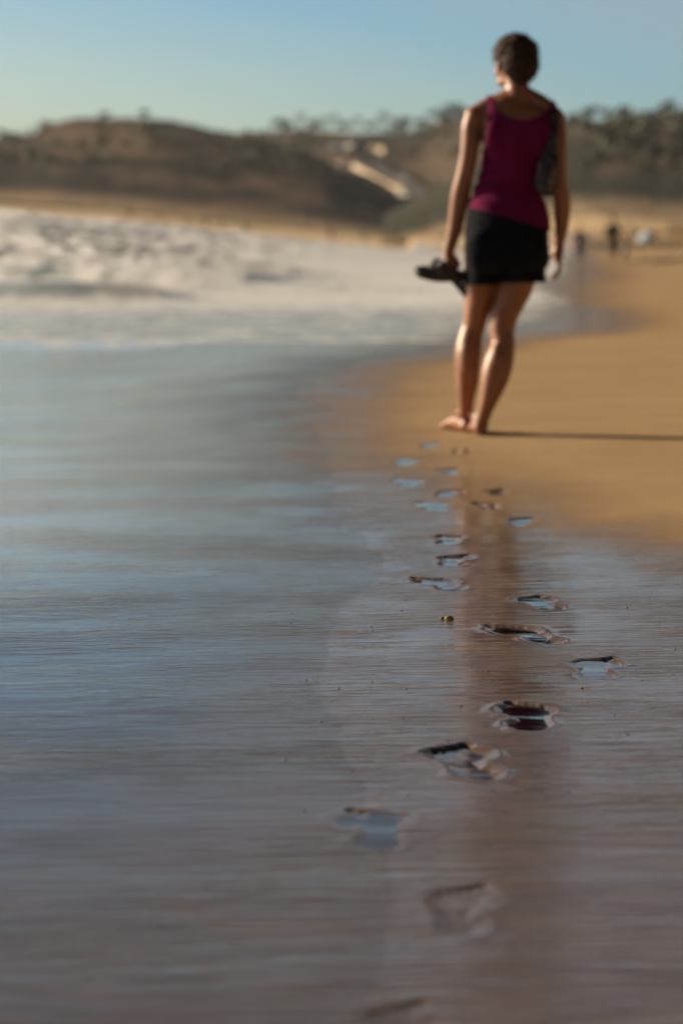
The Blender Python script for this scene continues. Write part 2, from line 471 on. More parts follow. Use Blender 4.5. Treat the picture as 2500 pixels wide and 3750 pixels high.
rough = (fbm(XW * 2.6, YW * 1.6, 80, 4) - .5) * sstep(40, 80, YW) * .30 * sstep(2, -6, XW)
rough = rough + (fbm(XW * 1.2, YW * .8, 81, 4) - .5) * .05 * sstep(22, 42, YW)
sea_z = level + wv + np.where(wv > .02, rough, rough * .6)
ZW = np.where(ins > -.3, np.maximum(film, np.where(YW > 20, sea_z - .02 * (1 - sstep(20, 40, YW)), -9)), -9)
ZW = np.where(YW > 180, np.maximum(sea_z, -.03), ZW)
milky = sstep(22, 27, YW + 1.0 * (fbm(XW * .8, YW * .3, 91) - .5) + .25 * XW) * .40
milky = milky + sstep(33, 46, YW) * .38
line = np.exp(-((YW - (24.9 - .25 * XW + 1.2 * (fbm(XW * .9, XW * 0, 93) - .5))) / .35) ** 2) * .55
foam = np.clip(np.maximum(foam, milky + line * .6) + .34 * sstep(55, 80, YW) - 1.0 * face, 0, 1.1)
foam = foam * sstep(-.4, .5, ins)
deep = sstep(-.5, -6, dW) * sstep(24, 60, YW)
deep = np.maximum(deep, face)
turb = sstep(5, 9, YW) * (1 - sstep(45, 70, YW))
deep = np.maximum(deep, .72 * turb * sstep(.0, 1.2, ins))
mask = ~((ZW[:-1, :-1] < -5) | (ZW[1:, :-1] < -5) | (ZW[:-1, 1:] < -5) | (ZW[1:, 1:] < -5))
sea = grid_obj('sea', XW, YW, ZW, M['water'], dict(foam=foam, deep=deep, turb=turb, ripple=1.1 - .6 * sstep(8, 16, YW), thick=(.30 + .70 * sstep(2.6, 6.5, YW)) * sstep(.0, np.clip(YW * .13, .55, 1.6), ins + .7 * (fbm(XW * 2.2, YW * 1.1, 77) - .5))), mask)
tag(sea, kind='structure')

def zat(x, y):
    return float(base_z(np.array([[x]]), np.array([[y]]))[0, 0])

# standing water in the footprints
for i, (px, py, hd, sz, fill, dp) in enumerate(PRINTS):
    if fill < .15: continue
    g = gpt(px, py)
    bm = bmesh.new()
    vs = []
    for k in range(40):
        a = k / 40 * 2 * math.pi
        rr = 1 + .2 * math.sin(3 * a + i) + .1 * math.sin(7 * a + 2 * i)
        vs.append(bm.verts.new((.056 * sz * rr * math.cos(a), .14 * sz * rr * math.sin(a), 0)))
    bm.faces.new(vs)
    p = obj_bm('puddle', bm, M['puddle'], smooth=False)
    if p.data.polygons[0].normal.z < 0: p.data.flip_normals()
    p.location = (g.x, g.y, zat(g.x, g.y) - .0070 * dp + .0070 * dp * (.28 + .45 * fill))
    tag(p, kind='structure')

# ------------------------------------------------------------------ hills
def hill(name, cols, rows, table, mat, seed, namp, xr=(-3000, 5500)):
    """table[row][col] = photo row seen at distance rows[row]; a real height field"""
    cols = np.array(cols, float); rows = np.array(rows, float); tb = np.array(table, float)
    pxs = np.linspace(xr[0], xr[1], 260); ys = np.concatenate([[rows[0], rows[0] + .03, rows[0] + .06], np.linspace(rows[0] + .1, rows[-1], 90)])
    PX, YH = np.meshgrid(pxs, ys)
    cc = np.stack([np.interp(pxs, cols, tb[r]) for r in range(len(rows))], 0)      # rows x pxs
    Pt = np.stack([np.interp(ys, rows, cc[:, j]) for j in range(len(pxs))], 1)
    XH = (PX - 1250) / F * YH
    ZH = H + (HOR - Pt) * YH / F
    fr = (YH - rows[0]) / (rows[-1] - rows[0])
    gul = np.abs(fbm(XH * .06 + YH * .035, YH * .012, seed, 4) - .5) * 2
    ZH = ZH + (gul - .35) * namp * np.sin(np.clip(fr, 0, 1) * math.pi)
    ZH = ZH + (fbm(XH * .12, YH * .1, seed + 5, 4) - .5) * namp * .45 * sstep(0, .25, fr)
    ZH[0] -= 14
    rid = sstep(.45, .75, fr); bs = 1 - sstep(.01, .10, fr); bs[0] = 1.2
    o = grid_obj(name, XH, YH, ZH, mat, dict(ridge=rid, base=bs * .8))
    tag(o, kind='structure')
    def z(x, y):
        px = x / y * F + 1250
        c = [np.interp(px, cols, tb[r]) for r in range(len(rows))]
        return H + (HOR - np.interp(y, rows, c)) * y / F
    return o, z

colA = [-3000, -2000, -800, 0, 60, 120, 200, 270, 400, 530, 640, 780, 900, 1000, 1100, 1200, 1300, 1400, 1500, 1650, 1800, 2000, 5500]
rid = [880, 580, 500, 496, 501, 483, 449, 435, 439, 433, 444, 471, 490, 515, 540, 578, 640, 695, 735, 790, 840, 900, 980]
baseA = [886, 760, 715, 738, 742, 745, 750, 755, 768, 780, 792, 806, 818, 828, 838, 846, 855, 864, 872, 884, 895, 915, 985]
hA = mat_hill('headland_earth', (0.072, 0.046, 0.030), (0.140, 0.092, 0.060), (0.026, 0.021, 0.014), 1, .545)
midA = [b + (r - b) * .45 for r, b in zip(rid, baseA)]
up_ = [b + (r - b) * .85 for r, b in zip(rid, baseA)]
bk = [r + 160 for r in rid]
A_o, A_z = hill('headland', colA, [430, 500, 570, 620, 800], [baseA, midA, up_, rid, bk], hA, 11, 2.6)

colB = [-3000, 600, 900, 1000, 1100, 1200, 1290, 1380, 1480, 1560, 1620, 1700, 1900, 2100, 5500]
ridB = [560, 500, 492, 486, 482, 480, 480, 478, 474, 466, 448, 430, 436, 445, 470]
B0 = [880] * 15
B1 = [800, 800, 800, 800, 800, 800, 790, 785, 778, 775, 775, 775, 775, 775, 780]
B2 = [700, 700, 700, 690, 680, 665, 660, 690, 722, 735, 735, 725, 720, 720, 720]
B3 = [640, 630, 620, 615, 610, 605, 612, 630, 655, 665, 655, 640, 630, 620, 620]
B4 = [600, 560, 548, 545, 542, 540, 545, 560, 575, 575, 560, 540, 540, 530, 540]
hB = mat_hill('inland_slope_earth', (0.095, 0.066, 0.043), (0.17, 0.122, 0.077), (0.03, 0.030, 0.019), 2, .50)
B_o, B_z = hill('inland_hills', colB, [560, 640, 700, 750, 800, 880, 1100], [B0, B1, B2, B3, B4, ridB, [r + 150 for r in ridB]], hB, 23, 3.0)

colC = [1400, 1560, 1700, 1850, 2000, 2083, 2130, 2190, 2225, 2282, 2359, 2405, 2443, 2500, 3200, 5500]
ridC = [800, 700, 600, 520, 462, 446, 436, 434, 424, 414, 411, 418, 408, 416, 430, 520]
baseC = [890, 870, 840, 815, 800, 790, 786, 786, 788, 792, 798, 804, 808, 812, 820, 830]
hC = mat_hill('right_hill_scrub', (0.070, 0.050, 0.036), (0.11, 0.078, 0.055), (0.030, 0.032, 0.021), 4, .58)
C_o, C_z = hill('right_hill', colC, [300, 360, 430, 500, 700],
                [baseC, [b + (r - b) * .4 for r, b in zip(ridC, baseC)], [b + (r - b) * .85 for r, b in zip(ridC, baseC)], ridC, [r + 200 for r in ridC]],
                hC, 37, 2.2, (1400, 5500))

# ------------------------------------------------------------------ vegetation
M['leaf'] = simple('scrub_leaf', (0.062, 0.072, 0.030), .7, .4, 3)
M['palm_leaf'] = simple('palm_leaf', (0.07, 0.10, 0.035), .6, .3, 3)
M['bark'] = simple('bark', (0.12, 0.09, 0.06), .9, .3, 6)

def leaf_crown(bm, c, r, n, rnd, s=.35):
    for k in range(n):
        while True:
            p = Vector((rnd.uniform(-1, 1), rnd.uniform(-1, 1), rnd.uniform(-.8, 1)))
            if .3 < p.length < 1: break
        p = Vector((c[0] + p.x * r[0], c[1] + p.y * r[1], c[2] + p.z * r[2]))
        nrm = Vector((rnd.gauss(0, 1), rnd.gauss(0, 1), rnd.gauss(.6, 1))).normalized()
        t = nrm.orthogonal().normalized(); b = nrm.cross(t)
        q = s * rnd.uniform(.5, 1.2)
        vs = [bm.verts.new(p + t * q), bm.verts.new(p + b * q * .6), bm.verts.new(p - t * q), bm.verts.new(p - b * q * .6)]
        bm.faces.new(vs)

def bm_tube(bm, pts, rad, seg=10, cap=True, sub=1):
    pts = [Vector(p) for p in pts]
    rad = [r if isinstance(r, (tuple, list)) else (r, r) for r in rad]
    if sub > 1:                                   # Catmull-Rom
        P = [pts[0] * 2 - pts[1]] + pts + [pts[-1] * 2 - pts[-2]]
        Q = [rad[0]] + rad + [rad[-1]]
        np_, nr_ = [], []
        for i in range(1, len(P) - 2):
            for k in range(sub):
                t = k / sub
                def cm(a, b, c, d): return .5 * ((2 * b) + (c - a) * t + (2 * a - 5 * b + 4 * c - d) * t * t + (3 * b - a - 3 * c + d) * t ** 3)
                np_.append(Vector([cm(P[i - 1][j], P[i][j], P[i + 1][j], P[i + 2][j]) for j in range(3)]))
                nr_.append(tuple(cm(Q[i - 1][j], Q[i][j], Q[i + 1][j], Q[i + 2][j]) for j in range(2)))
        pts, rad = np_ + [pts[-1]], nr_ + [rad[-1]]
    rings = []
    for i, p in enumerate(pts):
        t = (pts[min(i + 1, len(pts) - 1)] - pts[max(i - 1, 0)]).normalized()
        x = Vector((1, 0, 0)); x = (x - t * x.dot(t))
        if x.length < .2: x = Vector((0, 1, 0)); x = x - t * x.dot(t)
        x.normalize(); y = t.cross(x)
        rings.append([bm.verts.new(p + x * (math.cos(a) * rad[i][0]) + y * (math.sin(a) * rad[i][1])) for a in (2 * math.pi * k / seg for k in range(seg))])
    for a, b in zip(rings[:-1], rings[1:]):
        for k in range(seg): bm.faces.new((a[k], a[(k + 1) % seg], b[(k + 1) % seg], b[k]))
    if cap:
        bm.faces.new(rings[0][::-1]); bm.faces.new(rings[-1])
    return rings

def bm_ell(bm, c, r, rot=None, seg=20):
    ret = bmesh.ops.create_uvsphere(bm, u_segments=seg, v_segments=seg * 2 // 3, radius=1)
    m = Matrix.Translation(Vector(c)) @ (rot.to_4x4() if rot else Matrix.Identity(4)) @ Matrix.Diagonal((r[0], r[1], r[2], 1))
    bmesh.ops.transform(bm, matrix=m, verts=ret['verts'])

def bm_box(bm, c, s, rot=None, bev=0.0):
    ret = bmesh.ops.create_cube(bm, size=1)
    m = Matrix.Translation(Vector(c)) @ (rot.to_4x4() if rot else Matrix.Identity(4)) @ Matrix.Diagonal((s[0], s[1], s[2], 1))
    bmesh.ops.transform(bm, matrix=m, verts=ret['verts'])
    if bev:
        es = {e for v in ret['verts'] for e in v.link_edges}
        bmesh.ops.bevel(bm, geom=list(es), offset=bev, segments=2, affect='EDGES')

def make_shrub(seed, rx, rz):
    rnd = random.Random(seed)
    root = empty('shrub', (0, 0, 0))
    bm = bmesh.new()
    for k in range(6):
        leaf_crown(bm, (rnd.uniform(-.6, .6) * rx, rnd.uniform(-.6, .6) * rx, rz * rnd.uniform(.6, 1.3)), (rx * .6, rx * .6, rz * .5), 90, rnd)
    obj_bm('crown', bm, M['leaf'], root, False)
    bm = bmesh.new()
    bm_tube(bm, [(0, 0, -1.5), (.1, 0, rz * .4), (-.1, .1, rz * .9)], [.28, .2, .1])
    for k in range(3):
        a = k * 2.1; bm_tube(bm, [(0, 0, rz * .2), (math.cos(a) * rx * .4, math.sin(a) * rx * .4, rz * .8)], [.15, .06])
    obj_bm('trunk', bm, M['bark'], root)
    return root

def make_palm(seed, hgt):
    rnd = random.Random(seed)
    root = empty('palm_tree', (0, 0, 0))
    bm = bmesh.new()
    bm_tube(bm, [(0, 0, -1.5), (.1, 0, hgt * .5), (.25, .1, hgt)], [.32, .22, .18], 10, True, 3)
    obj_bm('trunk', bm, M['bark'], root)
    bm = bmesh.new()
    for k in range(26):
        a = k * 2.399; el = rnd.uniform(-.5, 1.1); L = rnd.uniform(1.5, 2.1)
        pts = []
        for j in range(7):
            t = j / 6
            rr = L * t * math.cos(el * (1 - t * .3)); zz = L * (math.sin(el) * t - .75 * t * t)
            pts.append(Vector((.25 + math.cos(a) * rr, .1 + math.sin(a) * rr, hgt + zz)))
        for j in range(6):
            p, q = pts[j], pts[j + 1]; d = (q - p).normalized(); s = d.cross(Vector((0, 0, 1)))
            s = s.normalized() if s.length > .01 else Vector((1, 0, 0))
            for sg in (-1, 1):
                for h_ in range(2):
                    o = p.lerp(q, h_ * .5); w = .55 * (1 - j / 7)
                    vs = [bm.verts.new(o), bm.verts.new(o + d * .12), bm.verts.new(o + s * sg * w + d * .35 + Vector((0, 0, -.22)))]
                    bm.faces.new(vs)
    obj_bm('crown', bm, M['palm_leaf'], root, False)
    return root

def hill_loc(px, Y, zf):
    x = (px - 1250) / F * Y
    return (x, Y, zf(x, Y))

palms = [(1098, 4.2, 'round-headed palm, leftmost and tallest of the row on the ridge left of the walker'),
         (1196, 3.4, 'shorter palm touching its neighbour, second from the left in the ridge row'),
         (1232, 3.7, 'fuller palm leaning on the one to its left, third in the ridge row'),
         (1312, 3.3, 'lone palm with open sky on both sides, above the bright road bend'),
         (1400, 4.2, 'tall palm above the slope road, second from the right of the ridge row'),
         (1432, 2.9, 'low palm at the right end of the ridge row, close by a taller one')]
p0 = make_palm(3, 3.6)
for i, (px, hg, lb) in enumerate(palms):
    o = p0 if i == 0 else copy_tree(p0)
    o.location = hill_loc(px, 880, B_z); o.rotation_euler = (0, 0, i * 1.3)
    s = hg / 3.6; o.scale = (s * (1 + .1 * (i % 2)), s, s)
    tag(o, lb, 'palm tree', 'palms along the ridge')
s0 = make_shrub(5, 2.6, 1.7)
shr = [(1035, 880, B_z, 1.2, 'wide dark tree at the left end of the wooded ridge'),
       (1150, 880, B_z, 1.0, 'dark bushy tree between the tallest palm and the paired palms'),
       (1265, 880, B_z, .8, 'low dark bush on the ridge between paired palms and the lone palm'),
       (1360, 880, B_z, .8, 'low dark bush on the ridge just right of the lone palm'),
       (1480, 880, B_z, 1.1, 'broad dark tree on the ridge right of the last palm'),
       (1540, 880, B_z, .8, 'small bush in the dip of the ridge left of the walker'),
       (1610, 880, B_z, 1.2, 'dark tree where the ridge starts rising towards the walker'),
       (1665, 880, B_z, 1.4, 'large dark tree on the ridge right beside the walker\'s shoulder'),
       (532, 620, A_z, .5, 'dark bush crowning the middle of the left headland'),
       (390, 620, A_z, .45, 'small bush on the left headland skyline, left of the crowning bush'),
       (2158, 500, C_z, .62, 'pointed dark bush alone on the right hill, nearest to the walker'),
       (2443, 500, C_z, .55, 'rounded bush on top of the right hill near the photo edge'),
       (10, 620, A_z, .4, 'small bush on the low far-left skyline of the headland')]
for i, (px, Y, zf, s, lb) in enumerate(shr):
    o = s0 if i == 0 else copy_tree(s0)
    o.location = hill_loc(px, Y, zf); o.rotation_euler = (0, 0, i * .9); o.scale = (s, s, s)
    tag(o, lb, 'bush', 'trees and bushes on the skyline')

# uncountable scrub over the slopes
bm = bmesh.new(); rnd = random.Random(99)
for zf, y0, y1, x0, x1, n in ((A_z, 500, 618, -300, 1250, 130), (B_z, 700, 878, 900, 2000, 300), (C_z, 370, 498, 1950, 2800, 130)):
    for k in range(n):
        px = rnd.uniform(x0, x1); Y = y0 + (y1 - y0) * rnd.random() ** .7
        if zf is B_z and 1230 < px < 1600 and 690 < Y < 800: continue
        x, y, z = hill_loc(px, Y, zf)
        if vnoise(np.array([x * .05]), np.array([y * .03]), 12)[0] < .42: continue
        leaf_crown(bm, (x, y, z + .3), (1.6, 1.6, .9), 16, rnd, .7)
tag(obj_bm('scrub', bm, M['leaf'], None, False), 'low dark coastal scrub covering the hill slopes', 'scrub', kind='stuff')
# dry weeds and wrack on the scarp of the upper beach
M['weeds'] = simple('dune_weeds', (0.15, 0.12, 0.07), .8, .4, 3)
bm = bmesh.new()
for k in range(170):
    px = rnd.uniform(2120, 3300); Y = rnd.uniform(168, 186)
    x = (px - 1250) / F * Y
    leaf_crown(bm, (x, Y, zat(x, Y) + .1), (.6, .5, .28), 12, rnd, .16)
for k in range(60):
    px = rnd.gauss(2420, 70); Y = rnd.uniform(112, 124)
    x = (px - 1250) / F * Y
    leaf_crown(bm, (x, Y, zat(x, Y) + .02), (.35, .4, .05), 8, rnd, .07)
tag(obj_bm('dune_weeds', bm, M['weeds'], None, False), 'dry dark weeds growing on the low bank behind the beach', 'weeds', kind='stuff')

# ------------------------------------------------------------------ road, barrier, cars
M['asphalt'] = simple('asphalt', (0.12, 0.105, 0.09), .9, .15, .5)
M['concrete'] = simple('concrete', (0.62, 0.48, 0.34), .85, .12, .6)
M['tyre'] = simple('tyre', (0.03, 0.03, 0.03), .8)
M['rim'] = simple('rim', (0.5, 0.5, 0.5), .3, Metallic=.8)
M['glass'] = simple('car_glass', (0.03, 0.04, 0.045), .13)
M['lamp'] = simple('car_lamp', (0.5, 0.12, 0.08), .2)
paints = {'white': simple('white_paint', (0.72, 0.72, 0.70), .22), 'silver': simple('silver_paint', (0.45, 0.46, 0.48), .25, Metallic=.5),
          'red': simple('red_paint', (0.32, 0.09, 0.06), .25), 'dark': simple('dark_paint', (0.05, 0.06, 0.08), .2)}
path = [unproj(1235, 600, 765), unproj(1290, 610, 750), unproj(1350, 645, 738), unproj(1410, 680, 724), unproj(1480, 712, 708), unproj(1570, 735, 700), unproj(1680, 745, 695)]
def strip(name, off0, off1, z0, z1, mat, sub=8, thick=.3):
    bm = bmesh.new(); prev = None
    n = (len(path) - 1) * sub
    for k in range(n + 1):
        i = min(k // sub, len(path) - 2); t = k / sub - i
        p = path[i].lerp(path[i + 1], t); d = (path[i + 1] - path[i]); d.z = 0; d.normalize()
        s = Vector((-d.y, d.x, 0))                 # uphill side
        c = [bm.verts.new(p + s * off0 + Vector((0, 0, z0))), bm.verts.new(p + s * off1 + Vector((0, 0, z0))),
             bm.verts.new(p + s * off1 + Vector((0, 0, z1))), bm.verts.new(p + s * off0 + Vector((0, 0, z1)))]
        if prev:
            for j in range(4): bm.faces.new((prev[j], prev[(j + 1) % 4], c[(j + 1) % 4], c[j]))
        else: bm.faces.new(c[::-1])
        prev = c
    bm.faces.new(prev)
    return obj_bm(name, bm, mat, None, False)
tag(strip('road', 0.35, 8.0, -2.5, .25, M['asphalt']), kind='structure')
path = path[1:5]
wall = strip('retaining_wall', 0.0, .33, -1.0, 1.0, M['concrete'])
tag(wall, 'pale sunlit wall beside the road sloping down the hillside', 'wall')
wall2 = strip('retaining_wall', 8.02, 8.4, -.5, 1.0, M['concrete'])
bm = bmesh.new(); pts = [unproj(1345, 543, 812), unproj(1375, 548, 806), unproj(1405, 556, 800)]
bpy.data.objects.remove(wall2)
for a, b in zip(pts[:-1], pts[1:]):
    d = b - a; bm_box(bm, (a + b) / 2 + Vector((0, 0, -.2)), (d.length, .4, 2.2), Matrix.Rotation(math.atan2(d.y, d.x), 3, 'Z'))
tag(obj_bm('retaining_wall', bm, M['concrete'], None, False), 'short pale wall higher up the slope under the palms', 'wall')

def make_car(paint):
    root = empty('parked_car', (0, 0, 0))
    bm = bmesh.new()
    prof = [(-2.1, .35), (-2.15, .75), (-1.95, .92), (-1.0, 1.0), (.9, 1.0), (1.95, .92), (2.15, .7), (2.1, .35)]
    rows = []
    for y, k in ((-.86, .96), (-.9, 1), (.9, 1), (.86, .96)):
        rows.append([bm.verts.new((x * k, y, z if abs(y) > .88 or z < .5 else z + .01)) for x, z in prof])
    for a, b in zip(rows[:-1], rows[1:]):
        for j in range(len(prof)): bm.faces.new((a[j], a[(j + 1) % len(prof)], b[(j + 1) % len(prof)], b[j]))
    bm.faces.new(rows[0][::-1]); bm.faces.new(rows[-1])
    body = obj_bm('body', bm, paint, root, False)
    bm = bmesh.new()                                # cabin, side glass leaning in
    lo = [(-1.75, -.84), (1.15, -.84), (1.15, .84), (-1.75, .84)]; hi = [(-1.3, -.6), (.45, -.6), (.45, .6), (-1.3, .6)]
    a = [bm.verts.new((x, y, .995)) for x, y in lo]; b = [bm.verts.new((x, y, 1.44)) for x, y in hi]
    for j in range(4): bm.faces.new((a[j], a[(j + 1) % 4], b[(j + 1) % 4], b[j]))
    bm.faces.new(a[::-1]); bm.faces.new(b)
    obj_bm('window', bm, M['glass'], root, False)
    bm = bmesh.new(); bm_box(bm, (-.42, 0, 1.465), (1.8, 1.24, .06), None, .02)
    obj_bm('roof', bm, paint, root)
    for x in (-1.35, 1.35):
        for y in (-.84, .84):
            bm = bmesh.new(); r0 = bmesh.ops.create_cone(bm, cap_ends=True, segments=24, radius1=.33, radius2=.33, depth=.2)
            bmesh.ops.transform(bm, matrix=Matrix.Translation((x, y, .33)) @ Matrix.Rotation(math.pi / 2, 4, 'X'), verts=r0['verts'])
            w = obj_bm('wheel', bm, M['tyre'], root, False)
            bm = bmesh.new(); r0 = bmesh.ops.create_cone(bm, cap_ends=True, segments=16, radius1=.2, radius2=.2, depth=.22)
            bmesh.ops.transform(bm, matrix=Matrix.Translation((x, y, .33)) @ Matrix.Rotation(math.pi / 2, 4, 'X'), verts=r0['verts'])
            obj_bm('hub', bm, M['rim'], w, False)
    for y in (-.65, .65):
        bm = bmesh.new(); bm_box(bm, (-2.13, y, .78), (.08, .3, .14)); obj_bm('tail_light', bm, M['lamp'], root, False)
    return root
# a side window faces half-way between sun and lens, so it flashes
half = (SUN + (Vector((0, 0, 0)) - Vector((10, 740, 16))).normalized()).normalized()
car_az = math.atan2(half.y, half.x) + math.pi / 2
cars = [(1285, 545, 800, 'white', 'white car parked high on the slope road, flashing in the sun', 0),
        (1228, 548, 800, 'silver', 'silver car left of the flashing white car, high on the slope', .1),
        (1268, 592, 762, 'red', 'dark red car at the top bend of the road', .05),
        (1312, 594, 762, 'silver', 'silver grey car right of the dark red car at the road bend', .12),
        (1392, 600, 770, 'dark', 'dark car below the short pale wall', .3),
        (1480, 662, 735, 'silver', 'silver car standing above the lower end of the sunlit wall', .06),
        (1484, 722, 701, 'white', 'white car at the lower end of the sunlit wall', .0),
        (1555, 728, 698, 'silver', 'pale car furthest down the road, nearest to the walker', .2)]
for i, (px, py, Y, c, lb, da) in enumerate(cars):
    o = make_car(paints[c])
    p = unproj(px, py, Y); o.location = p; o.rotation_euler = (0, 0, car_az + da)
    tag(o, lb, 'car', 'cars parked on the hillside')
    bm = bmesh.new(); bm_box(bm, (p.x, p.y, p.z - 2.0), (6.5, 6.5, 3.98), Matrix.Rotation(car_az, 3, 'Z'))
    tag(obj_bm('road', bm, M['asphalt'], None, False), kind='structure')

# ------------------------------------------------------------------ bodies
def remesh(name, bm, voxel, mat, parent, smooth=4, post=None):
    me = bpy.data.meshes.new('tmp'); bmesh.ops.recalc_face_normals(bm, faces=bm.faces); bm.to_mesh(me); bm.free()
    o = link(bpy.data.objects.new('tmp', me))
    md = o.modifiers.new('r', 'REMESH'); md.mode = 'VOXEL'; md.voxel_size = voxel; md.adaptivity = 0
    if smooth:
        ms = o.modifiers.new('s', 'SMOOTH'); ms.factor = .5; ms.iterations = smooth
    dg = bpy.context.evaluated_depsgraph_get(); dg.update()
    nm = bpy.data.meshes.new_from_object(o.evaluated_get(dg))
    bpy.data.objects.remove(o); bpy.data.meshes.remove(me)
    b = bmesh.new(); b.from_mesh(nm); bpy.data.meshes.remove(nm)
    if post: post(b)
    return obj_bm(name, b, mat, parent)

def skin(name, col):
    m = NT(name)
    v = m.pos()
    c = m.mix(m.range(m.noise(v, 14, 4), .3, .7), tuple(x * .88 for x in col), tuple(x * 1.1 for x in col))
    m.bsdf(Base_Color=c, Roughness=.44, Specular_IOR_Level=.52, Subsurface_Weight=.08, Subsurface_Radius=(.02, .008, .004),
           Subsurface_Scale=.4, Normal=m.bump(m.noise(v, 120, 3), .0006))
    return m.m
M['skin'] = skin('tanned_skin', (0.28, 0.112, 0.054))
M['hair'] = simple('dark_brown_hair', (0.045, 0.024, 0.015), .7, .4, 60, .002, 150, Specular_IOR_Level=.2)
M['tank'] = simple('magenta_cotton', (0.15, 0.004, 0.054), .9, .08, 80, .0008, 500, Specular_IOR_Level=.15)
M['shorts'] = simple('black_denim', (0.008, 0.009, 0.014), .9, .3, 60, .001, 600, Specular_IOR_Level=.08)

WY = 12.44
W0 = unproj(1770, 1600, WY); W0.z = 0
W0.z = zat(W0.x, WY) 
woman = empty('person', W0)
tag(woman, 'woman in magenta tank top and black shorts walking barefoot away, sandals in hand', 'person')
def P(px, py, ly=0.0):
    v = unproj(px, py, WY + ly) - Vector((W0.x, WY, 0)); v.z -= W0.z
    return Vector((v.x, ly, v.z))
k_ = 1 / 898.0
def TZ(py): return (1600 - py) / 898.0

# torso as stacked ellipses: row, left, right, depth half, forward offset
TOR = [(352, 1852, 1948, .050, .015), (372, 1815, 1975, .060, .012), (395, 1772, 2004, .075, .01), (425, 1752, 2022, .092, .008), (470, 1756, 2018, .104, .01),
       (520, 1764, 2010, .110, .014), (570, 1768, 2000, .108, .016), (620, 1764, 1984, .098, .012), (665, 1754, 1976, .092, .008), (710, 1740, 1978, .094, .004),
       (760, 1724, 1990, .102, -.004), (820, 1712, 1999, .112, -.012), (880, 1706, 2000, .118, -.016), (940, 1706, 1998, .115, -.012), (990, 1715, 1985, .09, -.005)]
def torso(bm):
    pts, rad = [], []
    for py, l, r, dp, fo in TOR:
        c = P((l + r) / 2, py, fo); pts.append(c); rad.append(((r - l) / 2 * k_, dp))
    bm_tube(bm, pts, rad, 40, True, 3)
    # shoulders, shoulder blades, neck and trapezius
    bm_tube(bm, [P(1890, 300, .03), P(1892, 330, .018), P(1895, 372, .01), P(1897, 410, .01)], [(.048, .052), (.050, .055), (.062, .060), (.09, .07)], 24, True, 3)
    bm_tube(bm, [P(1888, 352, .01), P(1835, 374, .01), P(1785, 392, .008), P(1738, 425, .005)], [.045, .040, .037, .040], 16, True, 3)
    bm_tube(bm, [P(1905, 350, .01), P(1960, 372, .01), P(2000, 396, .008), P(2036, 438, .005)], [.045, .040, .037, .038], 16, True, 3)
    for px in (1826, 1962): bm_ell(bm, P(px, 505, -.055), (.062, .04, .085))
    for px in (1822, 1958): bm_ell(bm, P(px, 560, .085), (.062, .055, .06))     # bust
    for px in (1780, 1922): bm_ell(bm, P(px, 915, -.075), (.082, .065, .095))   # seat

def finger(bm, base, dirs, lens, r):
    pts = [Vector(base)]
    for d, L in zip(dirs, lens): pts.append(pts[-1] + Vector(d).normalized() * L)
    bm_tube(bm, pts, [r, r * .98, r * .9, r * .72][:len(pts)], 10, True, 2)
    bm_ell(bm, pts[-1], (r * .75,) * 3, None, 10)

def foot(bm, heel, yaw, ankle, s=1.0):
    rot = Matrix.Rotation(yaw, 3, 'Z')
    def q(x, y, z): return heel + rot @ Vector((x, y, z)) * s
    bm_tube(bm, [q(0, -.02, .030), q(0, .03, .038), q(.004, .09, .040), q(.006, .14, .028), q(.004, .185, .018)],
            [(.026, .026), (.031, .034), (.034, .032), (.042, .024), (.043, .014)], 20, True, 3)
    bm_ell(bm, q(0, .0, .026), (.029, .034, .026))
    bm_tube(bm, [q(0, .012, .03), q(0, .03, .08), ankle], [(.03, .034), (.029, .031), (.027, .03)], 16, True, 2)
    for sx in (-1, 1): bm_ell(bm, q(sx * .030, .03, .078), (.009, .012, .012))
    return q

def toes(bm, q, big):
    for k in range(5):
        x = big * (.030 - .0165 * k); L = (.205, .212, .205, .196, .184)[k]; r = (.0125, .0088, .0082, .0078, .0074)[k]
        bm_tube(bm, [q(x, .165, .016), q(x, L - .012, .014), q(x, L, .009)], [r, r, r * .8], 10, True, 2)
        bm_ell(bm, q(x, L, .010), (r * .85,) * 3, None, 10)

bm = bmesh.new()
torso(bm)
# left arm (photo left)
bm_tube(bm, [P(1742, 415, .0), P(1726, 462, -.004), P(1721, 530, -.010), P(1712, 590, -.008), P(1699, 650, .0), P(1688, 700, .014), P(1680, 745, .028), P(1664, 840, .055), P(1646, 905, .07), P(1640, 925, .073)],
        [.036, .040, .0385, .036, .036, .039, .038, .030, .0245, .024], 20, True, 3)
bm_ell(bm, P(1736, 432, 0), (.043, .045, .050))
# right arm
bm_tube(bm, [P(2030, 425, .0), P(2037, 470, -.004), P(2041, 545, -.012), P(2043, 610, -.012), P(2048, 680, .0), P(2055, 730, .012), P(2056, 775, .024), P(2054, 830, .042), P(2047, 880, .058), P(2044, 898, .062)],
        [.036, .039, .0365, .034, .034, .036, .035, .029, .0235, .023], 20, True, 3)
bm_ell(bm, P(2034, 440, 0), (.040, .044, .048))
